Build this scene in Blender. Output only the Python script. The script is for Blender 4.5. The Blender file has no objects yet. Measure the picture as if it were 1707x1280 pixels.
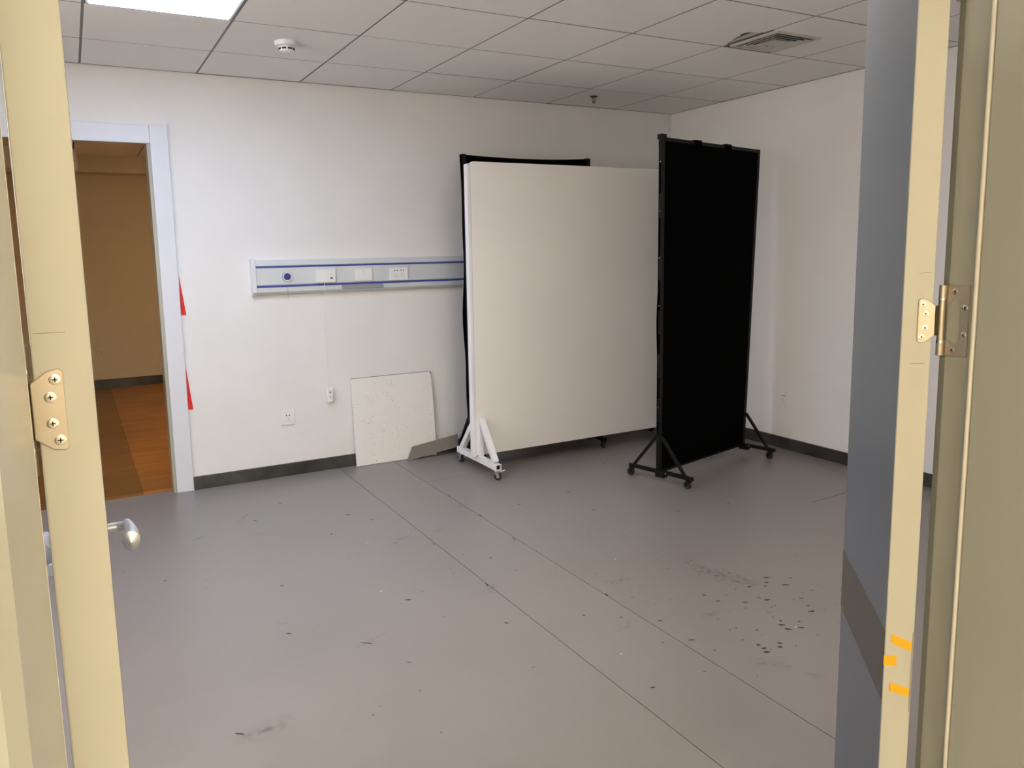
import bpy, bmesh, math, random
from mathutils import Vector, Matrix
random.seed(7)
S = bpy.context.scene
COL = S.collection
R = math.radians

# ------------------------------------------------------------------ camera
CAM = Vector((-4.3084, -4.993, 1.4233))
yaw, pitch, roll = 0.5005, -0.1394, -0.0186
cam = bpy.data.cameras.new('camera')
camo = bpy.data.objects.new('camera', cam); COL.objects.link(camo)
fwd = Vector((math.sin(yaw)*math.cos(pitch), math.cos(yaw)*math.cos(pitch), math.sin(pitch)))
rgt = Vector((math.cos(yaw), -math.sin(yaw), 0)); up = rgt.cross(fwd)
r2 = math.cos(roll)*rgt + math.sin(roll)*up; u2 = -math.sin(roll)*rgt + math.cos(roll)*up
camo.matrix_world = Matrix(((r2.x, u2.x, -fwd.x, CAM.x), (r2.y, u2.y, -fwd.y, CAM.y), (r2.z, u2.z, -fwd.z, CAM.z), (0, 0, 0, 1)))
cam.sensor_fit = 'HORIZONTAL'; cam.sensor_width = 36.0
cam.lens = 36.0*1302.09/1707
cam.shift_x = 15.12/1707; cam.shift_y = -40.69/1707
cam.clip_start = 0.02; cam.clip_end = 60
S.camera = camo

# ------------------------------------------------------------------ light, exposure
S.view_settings.view_transform = 'Standard'; S.view_settings.look = 'None'
S.view_settings.gamma = 1.0; S.view_settings.use_curve_mapping = False
S.view_settings.exposure = 0.12
W = bpy.data.worlds.new('world'); S.world = W; W.use_nodes = True
W.node_tree.nodes['Background'].inputs[0].default_value = (1.0, 0.89, 0.79, 1); W.node_tree.nodes['Background'].inputs[1].default_value = 9.8   # warm fill light, let into the room through the added fill_window
LED = (0.56, 0.71, 1.0); LED_S = 29.5               # lit panel in the room ceiling
WARM = (1.0, 0.88, 0.66); WARM_S = 113.0             # corridor ceiling lamps behind the camera
ROOM_FILL = (1.0, 0.86, 0.70); ROOM_FILL_S = 26.0            # added warm fill panel in the room ceiling, unseen above the frame
OTHER = (1.0, 0.74, 0.42); OTHER_S = 30            # lamp in the room beyond the back doorway

# ------------------------------------------------------------------ materials
def mat(name, col, rough=0.6, metal=0.0, spec=0.5, noise=0.0, scale=20, bump=0.0, bscale=200, coat=0.0):
    m = bpy.data.materials.new(name); m.use_nodes = True
    nt = m.node_tree; b = nt.nodes['Principled BSDF']
    b.inputs['Base Color'].default_value = (*col, 1); b.inputs['Roughness'].default_value = rough
    b.inputs['Metallic'].default_value = metal; b.inputs['Specular IOR Level'].default_value = spec
    b.inputs['Coat Weight'].default_value = coat
    tc = nt.nodes.new('ShaderNodeTexCoord')
    if noise:
        n = nt.nodes.new('ShaderNodeTexNoise'); n.inputs['Scale'].default_value = scale; n.inputs['Detail'].default_value = 6
        mr = nt.nodes.new('ShaderNodeMapRange'); mr.inputs[1].default_value = .3; mr.inputs[2].default_value = .7
        mr.inputs[3].default_value = 1-noise; mr.inputs[4].default_value = 1+noise
        mx = nt.nodes.new('ShaderNodeVectorMath'); mx.operation = 'SCALE'; mx.inputs[0].default_value = col
        nt.links.new(tc.outputs['Object'], n.inputs['Vector']); nt.links.new(n.outputs[0], mr.inputs[0])
        nt.links.new(mr.outputs[0], mx.inputs['Scale']); nt.links.new(mx.outputs[0], b.inputs['Base Color'])
    if bump:
        n = nt.nodes.new('ShaderNodeTexNoise'); n.inputs['Scale'].default_value = bscale; n.inputs['Detail'].default_value = 3
        bp = nt.nodes.new('ShaderNodeBump'); bp.inputs['Strength'].default_value = bump; bp.inputs['Distance'].default_value = .002
        nt.links.new(tc.outputs['Object'], n.inputs['Vector']); nt.links.new(n.outputs[0], bp.inputs['Height'])
        nt.links.new(bp.outputs[0], b.inputs['Normal'])
    return m

def emit(name, col, s):
    m = bpy.data.materials.new(name); m.use_nodes = True
    b = m.node_tree.nodes['Principled BSDF']; b.inputs['Base Color'].default_value = (.8, .8, .8, 1)
    b.inputs['Emission Color'].default_value = (*col, 1); b.inputs['Emission Strength'].default_value = s
    return m

def speckled(name, col, dots, scale, thr):
    m = mat(name, col, .85, bump=.3, bscale=250); nt = m.node_tree; b = nt.nodes['Principled BSDF']
    tc = nt.nodes['Texture Coordinate']
    v = nt.nodes.new('ShaderNodeTexVoronoi'); v.inputs['Scale'].default_value = scale
    n = nt.nodes.new('ShaderNodeTexNoise'); n.inputs['Scale'].default_value = scale*.2; n.inputs['Detail'].default_value = 4
    ad = nt.nodes.new('ShaderNodeMath'); ad.operation = 'MULTIPLY_ADD'; ad.inputs[1].default_value = -.35
    lt = nt.nodes.new('ShaderNodeMath'); lt.operation = 'LESS_THAN'; lt.inputs[1].default_value = thr
    mx = nt.nodes.new('ShaderNodeMix'); mx.data_type = 'RGBA'; mx.inputs[6].default_value = (*col, 1); mx.inputs[7].default_value = (*dots, 1)
    nt.links.new(tc.outputs['Object'], v.inputs['Vector']); nt.links.new(tc.outputs['Object'], n.inputs['Vector'])
    nt.links.new(n.outputs[0], ad.inputs[0]); nt.links.new(v.outputs['Distance'], ad.inputs[2])
    nt.links.new(ad.outputs[0], lt.inputs[0]); nt.links.new(lt.outputs[0], mx.inputs[0]); nt.links.new(mx.outputs[2], b.inputs['Base Color'])
    return m

def wood_mat(name, c1, c2):
    m = mat(name, c1, .35); nt = m.node_tree; b = nt.nodes['Principled BSDF']; tc = nt.nodes['Texture Coordinate']
    mp = nt.nodes.new('ShaderNodeMapping'); mp.inputs['Scale'].default_value = (1.2, 22, 1)
    n = nt.nodes.new('ShaderNodeTexNoise'); n.inputs['Scale'].default_value = 2.2; n.inputs['Detail'].default_value = 8
    br = nt.nodes.new('ShaderNodeTexBrick'); br.inputs['Scale'].default_value = 1; br.inputs['Mortar Size'].default_value = .002
    br.inputs['Brick Width'].default_value = .95; br.inputs['Row Height'].default_value = .12
    br.inputs['Color1'].default_value = (.8, .8, .8, 1); br.inputs['Color2'].default_value = (1.15, 1.15, 1.15, 1); br.inputs['Mortar'].default_value = (.6, .6, .6, 1)
    cr = nt.nodes.new('ShaderNodeValToRGB'); cr.color_ramp.elements[0].position = .3; cr.color_ramp.elements[1].position = .72
    cr.color_ramp.elements[0].color = (*c2, 1); cr.color_ramp.elements[1].color = (*c1, 1)
    mx = nt.nodes.new('ShaderNodeMix'); mx.data_type = 'RGBA'; mx.blend_type = 'MULTIPLY'; mx.inputs[0].default_value = 1
    L = nt.links.new
    L(tc.outputs['Object'], mp.inputs[0]); L(mp.outputs[0], n.inputs['Vector']); L(n.outputs[0], cr.inputs[0])
    L(tc.outputs['Object'], br.inputs['Vector']); L(cr.outputs[0], mx.inputs[6]); L(br.outputs[0], mx.inputs[7]); L(mx.outputs[2], b.inputs['Base Color'])
    return m

def vinyl_mat():
    m = mat('grey_vinyl', (.26, .25, .245), .34, spec=.45); nt = m.node_tree; b = nt.nodes['Principled BSDF']; tc = nt.nodes['Texture Coordinate']
    L = nt.links.new
    geo = nt.nodes.new('ShaderNodeNewGeometry')
    n = nt.nodes.new('ShaderNodeTexNoise'); n.inputs['Scale'].default_value = 1.6; n.inputs['Detail'].default_value = 8; n.inputs['Roughness'].default_value = .65
    mr = nt.nodes.new('ShaderNodeMapRange'); mr.inputs[1].default_value = .3; mr.inputs[2].default_value = .7; mr.inputs[3].default_value = .93; mr.inputs[4].default_value = 1.07
    n2 = nt.nodes.new('ShaderNodeTexNoise'); n2.inputs['Scale'].default_value = 900; n2.inputs['Detail'].default_value = 1
    mr2 = nt.nodes.new('ShaderNodeMapRange'); mr2.inputs[1].default_value = .3; mr2.inputs[2].default_value = .7; mr2.inputs[3].default_value = .95; mr2.inputs[4].default_value = 1.05
    v = nt.nodes.new('ShaderNodeTexVoronoi'); v.inputs['Scale'].default_value = 5.5
    lt = nt.nodes.new('ShaderNodeMath'); lt.operation = 'LESS_THAN'; lt.inputs[1].default_value = .035
    dk = nt.nodes.new('ShaderNodeMath'); dk.operation = 'MULTIPLY_ADD'; dk.inputs[1].default_value = -.45; dk.inputs[2].default_value = 1
    m1 = nt.nodes.new('ShaderNodeMath'); m1.operation = 'MULTIPLY'; m2 = nt.nodes.new('ShaderNodeMath'); m2.operation = 'MULTIPLY'
    sc = nt.nodes.new('ShaderNodeVectorMath'); sc.operation = 'SCALE'; sc.inputs[0].default_value = (.250, .232, .224)
    dist = nt.nodes.new('ShaderNodeVectorMath'); dist.operation = 'ADD'
    n3 = nt.nodes.new('ShaderNodeTexNoise'); n3.inputs['Scale'].default_value = 30
    sc3 = nt.nodes.new('ShaderNodeVectorMath'); sc3.operation = 'SCALE'; sc3.inputs['Scale'].default_value = .04
    for t in (n, n2, n3): L(geo.outputs['Position'], t.inputs['Vector'])
    L(n3.outputs['Color'], sc3.inputs[0]); L(geo.outputs['Position'], dist.inputs[0]); L(sc3.outputs[0], dist.inputs[1]); L(dist.outputs[0], v.inputs['Vector'])
    L(n.outputs[0], mr.inputs[0]); L(n2.outputs[0], mr2.inputs[0]); L(v.outputs['Distance'], lt.inputs[0]); L(lt.outputs[0], dk.inputs[0])
    L(mr.outputs[0], m1.inputs[0]); L(mr2.outputs[0], m1.inputs[1]); L(m1.outputs[0], m2.inputs[0]); L(dk.outputs[0], m2.inputs[1])
    L(m2.outputs[0], sc.inputs['Scale']); L(sc.outputs[0], b.inputs['Base Color'])
    rr = nt.nodes.new('ShaderNodeMapRange'); rr.inputs[1].default_value = .3; rr.inputs[2].default_value = .7; rr.inputs[3].default_value = .28; rr.inputs[4].default_value = .42
    L(n.outputs[0], rr.inputs[0]); L(rr.outputs[0], b.inputs['Roughness'])
    return m

def smudge_mat(name, col, scale, lo, hi):
    m = mat(name, col, .8); nt = m.node_tree; b = nt.nodes['Principled BSDF']; L = nt.links.new
    geo = nt.nodes.new('ShaderNodeNewGeometry'); n = nt.nodes.new('ShaderNodeTexNoise'); n.inputs['Scale'].default_value = scale; n.inputs['Detail'].default_value = 6
    at = nt.nodes.new('ShaderNodeAttribute'); at.attribute_name = 'soft'
    mr = nt.nodes.new('ShaderNodeMapRange'); mr.inputs[1].default_value = .42; mr.inputs[2].default_value = .68; mr.inputs[3].default_value = lo; mr.inputs[4].default_value = hi
    mu = nt.nodes.new('ShaderNodeMath'); mu.operation = 'MULTIPLY'
    L(geo.outputs['Position'], n.inputs['Vector']); L(n.outputs[0], mr.inputs[0]); L(mr.outputs[0], mu.inputs[0]); L(at.outputs['Fac'], mu.inputs[1]); L(mu.outputs[0], b.inputs['Alpha'])
    return m

M = dict(
    wall=mat('white_wall_paint', (.83, .82, .80), .75, noise=.02, scale=3, bump=.08, bscale=300),
    wall_other=mat('other_room_paint', (.62, .55, .42), .8),
    tile=speckled('ceiling_tile', (.88, .87, .845), (.62, .60, .56), 60, -.135),
    tile_loose=speckled('loose_tile', (.88, .865, .81), (.30, .28, .24), 85, -.045),
    grid=mat('grid_grey', (.20, .19, .18), .6),
    plenum=mat('plenum_dark', (.03, .03, .03), .9),
    vinyl=vinyl_mat(), seam=mat('seam_dark', (.05, .045, .04), .7),
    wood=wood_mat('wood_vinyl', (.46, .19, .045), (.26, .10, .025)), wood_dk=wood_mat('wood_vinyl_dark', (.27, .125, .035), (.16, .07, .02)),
    steelbase=mat('dark_brushed_steel', (.085, .085, .08), .38, .6, noise=.35, scale=5),
    white=mat('white_gloss', (.74, .75, .79), .4), whitepaint=mat('white_steel_paint', (.85, .86, .88), .35),
    board=mat('board_cream_white', (.90, .88, .83), .55), plastic=mat('white_plastic', (.84, .84, .82), .4),
    black=mat('black_cloth', (.0014, .0014, .0016), .95, spec=.04, noise=.3, scale=60), blackm=mat('black_steel', (.003, .003, .0034), .5, spec=.25),
    rubber=mat('black_rubber', (.02, .02, .02), .7), hole=mat('dark_hole', (.008, .008, .008), .9),
    alu=mat('satin_aluminium', (.66, .70, .72), .45, .15), alu2=mat('bright_aluminium', (.72, .74, .78), .35, .2), greyclip=mat('grey_clip', (.30, .31, .33), .5),
    blue=mat('blue_stripe', (.045, .06, .30), .45), bluedk=mat('dark_blue_disc', (.015, .03, .22), .35), chrome=mat('chrome', (.75, .75, .74), .18, 1),
    cream=mat('cream_paint', (.60, .575, .475), .42, noise=.015, scale=4), jamb=mat('jamb_paint', (.40, .40, .335), .2, spec=.7, noise=.02, scale=3),
    seal=mat('cream_seal', (.85, .80, .68), .5), doorblue=mat('blue_grey_laminate', (.140, .160, .190), .35), band=mat('brown_grey_band', (.095, .085, .075), .4),
    hinge=mat('satin_hinge_steel', (.56, .49, .38), .36, .8), screw=mat('screw_steel', (.72, .68, .60), .22, 1), satin=mat('satin_nickel', (.72, .73, .76), .36, .75),
    orange=mat('orange_tape', (1.0, .50, .005), .5), red=mat('red_sticker', (.75, .02, .02), .5), pencil=mat('pencil_line', (.30, .27, .20), .8),
    ventw=mat('vent_white', (.60, .57, .52), .5), dirt=mat('dirt', (.055, .045, .035), .9), dirtw=mat('white_crumb', (.8, .8, .8), .8),
    smudge=smudge_mat('smudge', (.10, .09, .065), 45, .0, .38), brownstrip=mat('grey_brown_strip', (.19, .17, .145), .6),
    led_fill=emit('warm_fill_diffuser', ROOM_FILL, ROOM_FILL_S), led=emit('led_diffuser', LED, LED_S), warm=emit('warm_lamp', WARM, WARM_S), other=emit('other_lamp', OTHER, OTHER_S),
    corridor=mat('corridor_paint', (.80, .76, .66), .8), brass_and_shade=mat('dark_brass_and_shade', (.10, .08, .05), .4, .8),
)

# ------------------------------------------------------------------ mesh helpers
def new(): return bmesh.new()
def bx(bm, x0, x1, y0, y1, z0, z1, T=None):
    vs = [bm.verts.new(v) for v in ((x0,y0,z0),(x1,y0,z0),(x1,y1,z0),(x0,y1,z0),(x0,y0,z1),(x1,y0,z1),(x1,y1,z1),(x0,y1,z1))]
    for f in ((0,3,2,1),(4,5,6,7),(0,1,5,4),(1,2,6,5),(2,3,7,6),(3,0,4,7)): bm.faces.new([vs[i] for i in f])
    if T: bmesh.ops.transform(bm, matrix=T, verts=vs)
    return vs
def prism(bm, pts, a, b, axis='z', T=None):
    """polygon pts (2-D, any order of winding) extruded along an axis from a to b"""
    def P(p, t):
        return {'z': (p[0], p[1], t), 'y': (p[0], t, p[1]), 'x': (t, p[0], p[1])}[axis]
    A = [bm.verts.new(P(p, a)) for p in pts]; B = [bm.verts.new(P(p, b)) for p in pts]; n = len(pts)
    fs = [bm.faces.new(A), bm.faces.new(B[::-1])]
    for i in range(n): fs.append(bm.faces.new((A[i], B[i], B[(i+1) % n], A[(i+1) % n])))
    bmesh.ops.recalc_face_normals(bm, faces=fs)
    if T: bmesh.ops.transform(bm, matrix=T, verts=A+B)
def tube(bm, p, q, r, n=14, r1=None, caps=True):
    p, q = Vector(p), Vector(q); d = q-p; L = d.length
    T = Matrix.Translation((p+q)/2) @ d.to_track_quat('Z', 'Y').to_matrix().to_4x4()
    bmesh.ops.create_cone(bm, cap_ends=caps, segments=n, radius1=r, radius2=r if r1 is None else r1, depth=L, matrix=T)
def bar(bm, p, q, w, h):
    """square tube from p to q, w wide sideways, h high"""
    p, q = Vector(p), Vector(q); d = q-p; L = d.length; x = d.normalized()
    s = Vector((0,0,1)).cross(x)
    s = s.normalized() if s.length > 1e-4 else Vector((1,0,0)); u = x.cross(s)
    T = Matrix(((x.x,s.x,u.x,p.x),(x.y,s.y,u.y,p.y),(x.z,s.z,u.z,p.z),(0,0,0,1)))
    bx(bm, 0, L, -w/2, w/2, -h/2, h/2, T)
def path(bm, pts, r, n=8):
    for a, b in zip(pts, pts[1:]): tube(bm, a, b, r, n)
    for a in pts[1:-1]: bmesh.ops.create_icosphere(bm, subdivisions=2, radius=r, matrix=Matrix.Translation(a))
def obj(name, bm, m, parent=None, bevel=0, smooth=False, label=None, seg=2):
    me = bpy.data.meshes.new(name); bm.to_mesh(me); bm.free(); me.materials.append(M[m] if isinstance(m, str) else m)
    o = bpy.data.objects.new(name, me); COL.objects.link(o)
    if smooth:
        for p in me.polygons: p.use_smooth = True
        me.set_sharp_from_angle(angle=R(35))
    if bevel:
        b = o.modifiers.new('bevel', 'BEVEL'); b.width = bevel; b.segments = seg; b.limit_method = 'ANGLE'; b.angle_limit = R(40)
    if parent: attach(o, parent)
    if label: o['label'] = label
    return o
def attach(o, parent):
    o.parent = parent; o.matrix_parent_inverse = parent.matrix_basis.inverted() if parent.type == 'EMPTY' or True else Matrix()
def mb(fn, *a, **k):
    bm = new(); fn(bm, *a, **k); return bm
def thing(name, label, cat, loc=(0,0,0), rz=0, group=None):
    o = bpy.data.objects.new(name, None); COL.objects.link(o); o.location = loc; o.rotation_euler = (0,0,rz)
    o.matrix_basis = Matrix.Translation(loc) @ Matrix.Rotation(rz, 4, 'Z'); o.empty_display_size = .1
    o['label'] = label; o['category'] = cat
    if group: o['group'] = group
    return o
def loc_obj(name, bm, m, parent, **k):
    """geometry given in the parent's local frame"""
    o = obj(name, bm, m, **k); o.parent = parent; return o
def tag(o, label, cat, group=None):
    o['label'] = label; o['category'] = cat
    if group: o['group'] = group
    return o
def struct(name, bm, m, label=None, cat=None, **k):
    o = obj(name, bm, m, **k); o['kind'] = 'structure'
    if label: o['label'] = label
    if cat: o['category'] = cat
    return o
def sempty(name, label, cat, loc=(0,0,0), rz=0):
    o = thing(name, label, cat, loc, rz); o['kind'] = 'structure'; return o

H = 2.4751
XL = -5.973; YF = -4.15; YC = -4.525     # left wall, front wall room face, front wall corridor face
GX = [0.0] + [-.573-.6*k for k in range(10)]        # ceiling grid lines in x
GY = [0.0] + [-.557-.6*k for k in range(6)] + [YF]  # ceiling grid lines in y

# ------------------------------------------------------------------ walls
bm = new(); bx(bm, -3.852, 0.12, 0, .12, 0, 2.7); bx(bm, XL, -4.802, 0, .12, 0, 2.7); bx(bm, -4.802, -3.852, 0, .12, 2.085, 2.7)
struct('wall_back', bm, 'wall', 'white painted back wall with an open doorway at its left', 'wall')
struct('wall_right', mb(bx, 0, .12, YC, 0, 0, 2.7), 'wall', 'white painted right wall behind the black screen and blue door', 'wall')
bm = new(); bx(bm, XL-.12, XL, YC, -3.9, 0, 2.7); bx(bm, XL-.12, XL, -1.7, .12, 0, 2.7); bx(bm, XL-.12, XL, -3.9, -1.7, 0, 1.25); bx(bm, XL-.12, XL, -3.9, -1.7, 2.25, 2.7)
struct('wall_left', bm, 'wall', 'white painted left wall hidden behind the big door leaf', 'wall')
# unseen window added for fill light: frame, and a portal guiding the world light in
w1 = sempty('fill_window', 'wide window added in the left wall for fill light, outside the view', 'window', (XL-.06, -2.8, 1.25))
bm = new(); bx(bm, XL-.09, XL-.03, -3.9, -1.7, 1.25, 1.29); bx(bm, XL-.09, XL-.03, -3.9, -1.7, 2.21, 2.25)
for y in (-3.9, -2.82, -1.74): bx(bm, XL-.09, XL-.03, y, y+.04, 1.29, 2.21)
obj('fill_window_frame', bm, 'white', w1)
obj('sill', mb(bx, XL-.02, XL+.06, -3.95, -1.65, 1.225, 1.25), 'white', w1)
pl = bpy.data.lights.new('fill_window_portal', 'AREA'); pl.shape = 'RECTANGLE'; pl.size = 1.0; pl.size_y = 2.2; pl.cycles.is_portal = True
po = bpy.data.objects.new('fill_window_portal', pl); COL.objects.link(po); po.location = (XL-.13, -2.8, 1.75); po.rotation_euler = (0, R(-90), 0)
bm = new(); bx(bm, -2.905, .12, YC, YF, 0, 2.7); bx(bm, XL-.12, -4.41, YC, YF, 0, 2.7); bx(bm, -4.41, -2.905, YC, YF, 2.16, 2.7)
struct('wall_front', bm, 'wall', 'thick front wall holding the double doorway the room is seen through', 'wall')

# ------------------------------------------------------------------ floor of vinyl sheets
fl = struct('floor', mb(bx, XL-.1, .1, -8.5, .055, -.06, -.004), 'seam', 'grey sheet vinyl floor with dark welded seams and scattered dirt', 'floor')
g = .0018
for (x0, x1, y0, y1) in ((XL, -2.848-g, -8.5, .054), (-2.848+g, -2.478-g, -8.5, .02), (-2.478+g, .02, -.617+g/2, .02), (-2.478+g, .02, -8.5, -.617-g/2)):
    obj('vinyl_sheet', mb(bx, x0, x1, y0, y1, -.004, 0), 'vinyl', fl)
obj('seam_weld', mb(bar, (-.80, -2.135, .0002), (-.30, -2.105, .0002), .003, .0006), 'seam', fl)

def blob(bm, x, y, rx, ry, ang=0, n=12, jit=.35, z=.0006, soft=None):
    ring = []
    for i in range(n):
        t = 2*math.pi*i/n; k = 1+random.uniform(-jit, jit)
        a, b = rx*k*math.cos(t), ry*k*math.sin(t)
        ring.append(bm.verts.new((x+a*math.cos(ang)-b*math.sin(ang), y+a*math.sin(ang)+b*math.cos(ang), z)))
    c = bm.verts.new((x, y, z))
    for i in range(n): bm.faces.new((c, ring[i], ring[(i+1) % n]))
    if soft is not None: c[soft] = 1.0
    return c
A_ = -.5
spots = [(-1.886,-2.596,.9,.35),(-1.914,-2.745,1,.5),(-1.787,-2.715,1.6,.5),(-1.822,-2.751,.9,.6),(-1.854,-2.774,.8,.5),(-1.774,-2.808,1.3,.6),(-2.133,-2.707,.8,.6),
 (-2.125,-2.777,.9,.5),(-2.038,-2.841,1.2,.4),(-1.95,-2.869,1.4,.7),(-1.963,-2.84,1,.4),(-1.878,-3.03,1.5,.6),(-2.044,-3.024,.7,.4),(-2.066,-3.049,1.1,.6),(-2.071,-3.085,1.2,.6),(-1.987,-3.063,.5,.4),
 (-2.02,-3.10,1.1,.5),(-2.175,-3.028,.5,.4),(-2.254,-3.111,.9,.6),(-2.257,-3.139,1.1,.6),(-2.268,-3.162,1.3,.6),(-2.20,-3.16,.8,.6),(-2.23,-2.98,.5,.3),(-2.757,-3.134,.8,.4),(-2.546,-2.688,.7,.4),
 (-2.436,-2.962,1.3,.4),(-2.436,-2.788,.9,.4),(-3.087,-.954,1.3,.6),(-3.013,-1.488,1.2,.5),(-3.549,-.781,1.2,.5),(-3.202,-2.114,1.3,.7),(-3.471,-2.37,2.6,.35),(-4.057,-1.376,.7,.5),(-3.979,-2.702,1.6,.4),
 (-2.178,-3.141,.9,.5),(-1.839,-1.258,1.2,.4),(-1.526,-1.856,1.0,.4),(-1.293,-.862,.8,.3),(-1.93,-2.404,.9,.3),(-1.85,-2.99,.7,.3),(-1.82,-2.93,.9,.3),(-1.70,-2.77,.8,.4),(-1.72,-2.90,.7,.3),(-3.36,-.55,1,.5),
 (-3.70,-2.15,.8,.5),(-3.62,-1.7,.9,.4),(-2.7,-1.9,.7,.5),(-2.95,-2.5,.8,.5),(-2.66,-2.6,.6,.4),(-3.0,-1.1,.9,.4),(-3.25,-1.2,.6,.5),(-2.2,-1.3,.9,.4),(-1.9,-1.6,.7,.4),(-2.0,-2.0,.6,.4),(-1.2,-1.9,.8,.4)]
bm = new()
for (x, y, a, b) in spots: blob(bm, x, y, .0105*a, .0105*b, A_+random.uniform(-.35, .35))
for _ in range(46):
    u_, v_ = random.gauss(0, .30), random.gauss(0, .22); blob(bm, -2.05+u_*.9, -2.95+v_*1.1, .0045*random.uniform(.5, 1.4), .0022, A_+random.uniform(-.8, .8), n=8)
for _ in range(40): blob(bm, random.uniform(-4.0, -1.2), random.uniform(-3.4, -.9), .004*random.uniform(.5, 1.3), .002, A_+random.uniform(-.8, .8), n=8)
for (x, y, a) in ((-2.47,-.95,0),(-2.472,-1.35,0),(-2.49,-1.75,0),(-2.86,-1.6,0),(-2.853,-2.15,0),(-2.475,-2.5,0)): blob(bm, x, y, .0035, .016, random.uniform(-.15,.15), jit=.5)
obj('dirt_spots', bm, 'dirt', fl, label='dark dried drops and grit on the grey floor')['kind'] = 'stuff'
bm = new()
for _ in range(6): blob(bm, random.uniform(-3.6, -2.0), random.uniform(-3.2, -1.2), .004, .003)
obj('white_crumbs', bm, 'dirtw', fl, label='tiny white crumbs')['kind'] = 'stuff'
bm = new(); sl = bm.verts.layers.float.new('soft')
for (x, y, a, b, an) in ((-2.35,-2.41,.09,.035,-.1),(-1.95,-2.48,.20,.05,-1.5),(-1.93,-2.62,.16,.07,-1.3),(-1.88,-2.70,.09,.05,-1.2),(-2.33,-3.20,.06,.035,-.9),(-2.29,-3.25,.045,.035,-.9),(-2.25,-3.35,.04,.03,-.8),
    (-3.60,-.70,.12,.02,1.0),(-2.96,-1.45,.07,.03,-.3),(-2.75,-1.42,.06,.03,.4),(-3.45,-2.36,.09,.02,.4),(-3.90,-2.72,.12,.05,.3),(-3.70,-2.05,.05,.02,-1),(-3.55,-1.0,.05,.03,0),(-2.50,-1.15,.07,.03,.6),(-2.85,-2.2,.08,.03,1.2),(-3.85,-.9,.05,.03,.5),(-2.58,-2.75,.07,.03,.4),(-2.24,-2.85,.06,.03,.2)):
    blob(bm, x, y, a, b, an, n=20, jit=.15, z=.0004, soft=sl)
obj('floor_smudges', bm, 'smudge', fl, label='faint scuffs and shoe marks')['kind'] = 'stuff'

# ------------------------------------------------------------------ baseboards
def baseboard(name, x0, x1, y0, y1, lab):
    o = struct(name, mb(bx, x0, x1, y0, y1, 0, .082), 'steelbase', lab, 'baseboard', bevel=.002); return o
baseboard('baseboard_back', -3.755, -.012, -.012, 0, 'dark brushed steel baseboard along the back wall')
baseboard('baseboard_right', -.012, 0, YF, 0, 'dark brushed steel baseboard along the right wall')
baseboard('baseboard_left', XL, XL+.012, YF, 0, 'dark baseboard along the left wall')
bm = new(); bx(bm, XL+.012, -4.42, YF, YF+.012, 0, .082); bx(bm, -2.89, -.012, YF, YF+.012, 0, .082)
struct('baseboard_front', bm, 'steelbase', 'dark baseboard along the front wall', 'baseboard')

# ------------------------------------------------------------------ ceiling with separate tiles and grid
ce = struct('ceiling', mb(bx, XL-.1, .1, YF-.05, .1, H+.12, H+.2), 'plenum', 'suspended ceiling of square mineral tiles in a dark grid', 'ceiling')
cache = {}
def tile_mesh(w, d):
    k = (round(w, 3), round(d, 3))
    if k not in cache:
        bm = new(); bx(bm, -w/2+.006, w/2-.006, -d/2+.006, d/2-.006, 0, .012)
        me = bpy.data.meshes.new('ceiling_tile'); bm.to_mesh(me); bm.free(); me.materials.append(M['tile']); cache[k] = me
    return cache[k]
for i in range(len(GX)-1):
    for j in range(len(GY)-1):
        x1, x0 = GX[i], GX[i+1]; y1, y0 = GY[j], GY[j+1]
        if (i, j) in ((6, 2), (4, 5)): continue                    # lit panel and added fill panel
        if (i, j) == (1, 3):                             # tile cut out round the air vent
            pts = [(x0+.006, y0+.006), (x1-.006, y0+.006), (x1-.006, y1-.006), (-.83, y1-.006), (-.83, -2.10), (x0+.006, -2.10)]
            obj('ceiling_tile', mb(prism, pts, H-.002, H+.010), 'tile', ce, label='ceiling tile cut away round the air vent'); continue
        if (i, j) == (2, 3):                             # broken edge beside the vent
            pts = [(x0+.006, y0+.006), (x1-.006, y0+.006), (x1-.006, -2.06), (-1.200, -2.038), (-1.228, -2.03), (-1.250, -2.022), (-1.262, -2.0), (-1.258, -1.97), (-1.243, -1.955), (-1.236, -1.92),
                   (-1.222, -1.885), (-1.204, -1.85), (-1.192, -1.815), (x1-.006, -1.80), (x1-.006, y1-.006), (x0+.006, y1-.006)]
            obj('ceiling_tile', mb(prism, pts, H-.002, H+.010), 'tile', ce, label='ceiling tile with a dark broken edge beside the vent'); continue
        me = tile_mesh(x1-x0, y1-y0); o = bpy.data.objects.new('ceiling_tile', me); COL.objects.link(o)
        o.location = ((x0+x1)/2, (y0+y1)/2, H-.002+random.uniform(-.001, .001)); o.parent = ce
for x in GX[1:-1]: obj('grid_bar', mb(bx, x-.0075, x+.0075, YF, 0, H-.001, H+.03), 'grid', ce)
for y in GY[1:-1]:
    for i in range(len(GX)-1): 
        obj('grid_bar', mb(bx, GX[i+1]+.0075, GX[i]-.0075, y-.006, y+.006, H-.001, H+.02), 'grid', ce)
bm = new(); bx(bm, XL, 0, -.008, 0, H-.004, H+.02); bx(bm, -.008, 0, YF, -.008, H-.004, H+.02)
obj('wall_angle', bm, 'grid', ce)
bm = new(); prism(bm, [(-1.181, -2.045), (-1.203, -2.02), (-1.212, -1.99), (-1.213, -1.95), (-1.209, -1.91), (-1.200, -1.87), (-1.190, -1.84), (-1.181, -1.82)], H+.001, H+.006)
obj('broken_piece', bm, 'ventw', ce, label='pale broken strip of tile hanging in the gap')

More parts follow.
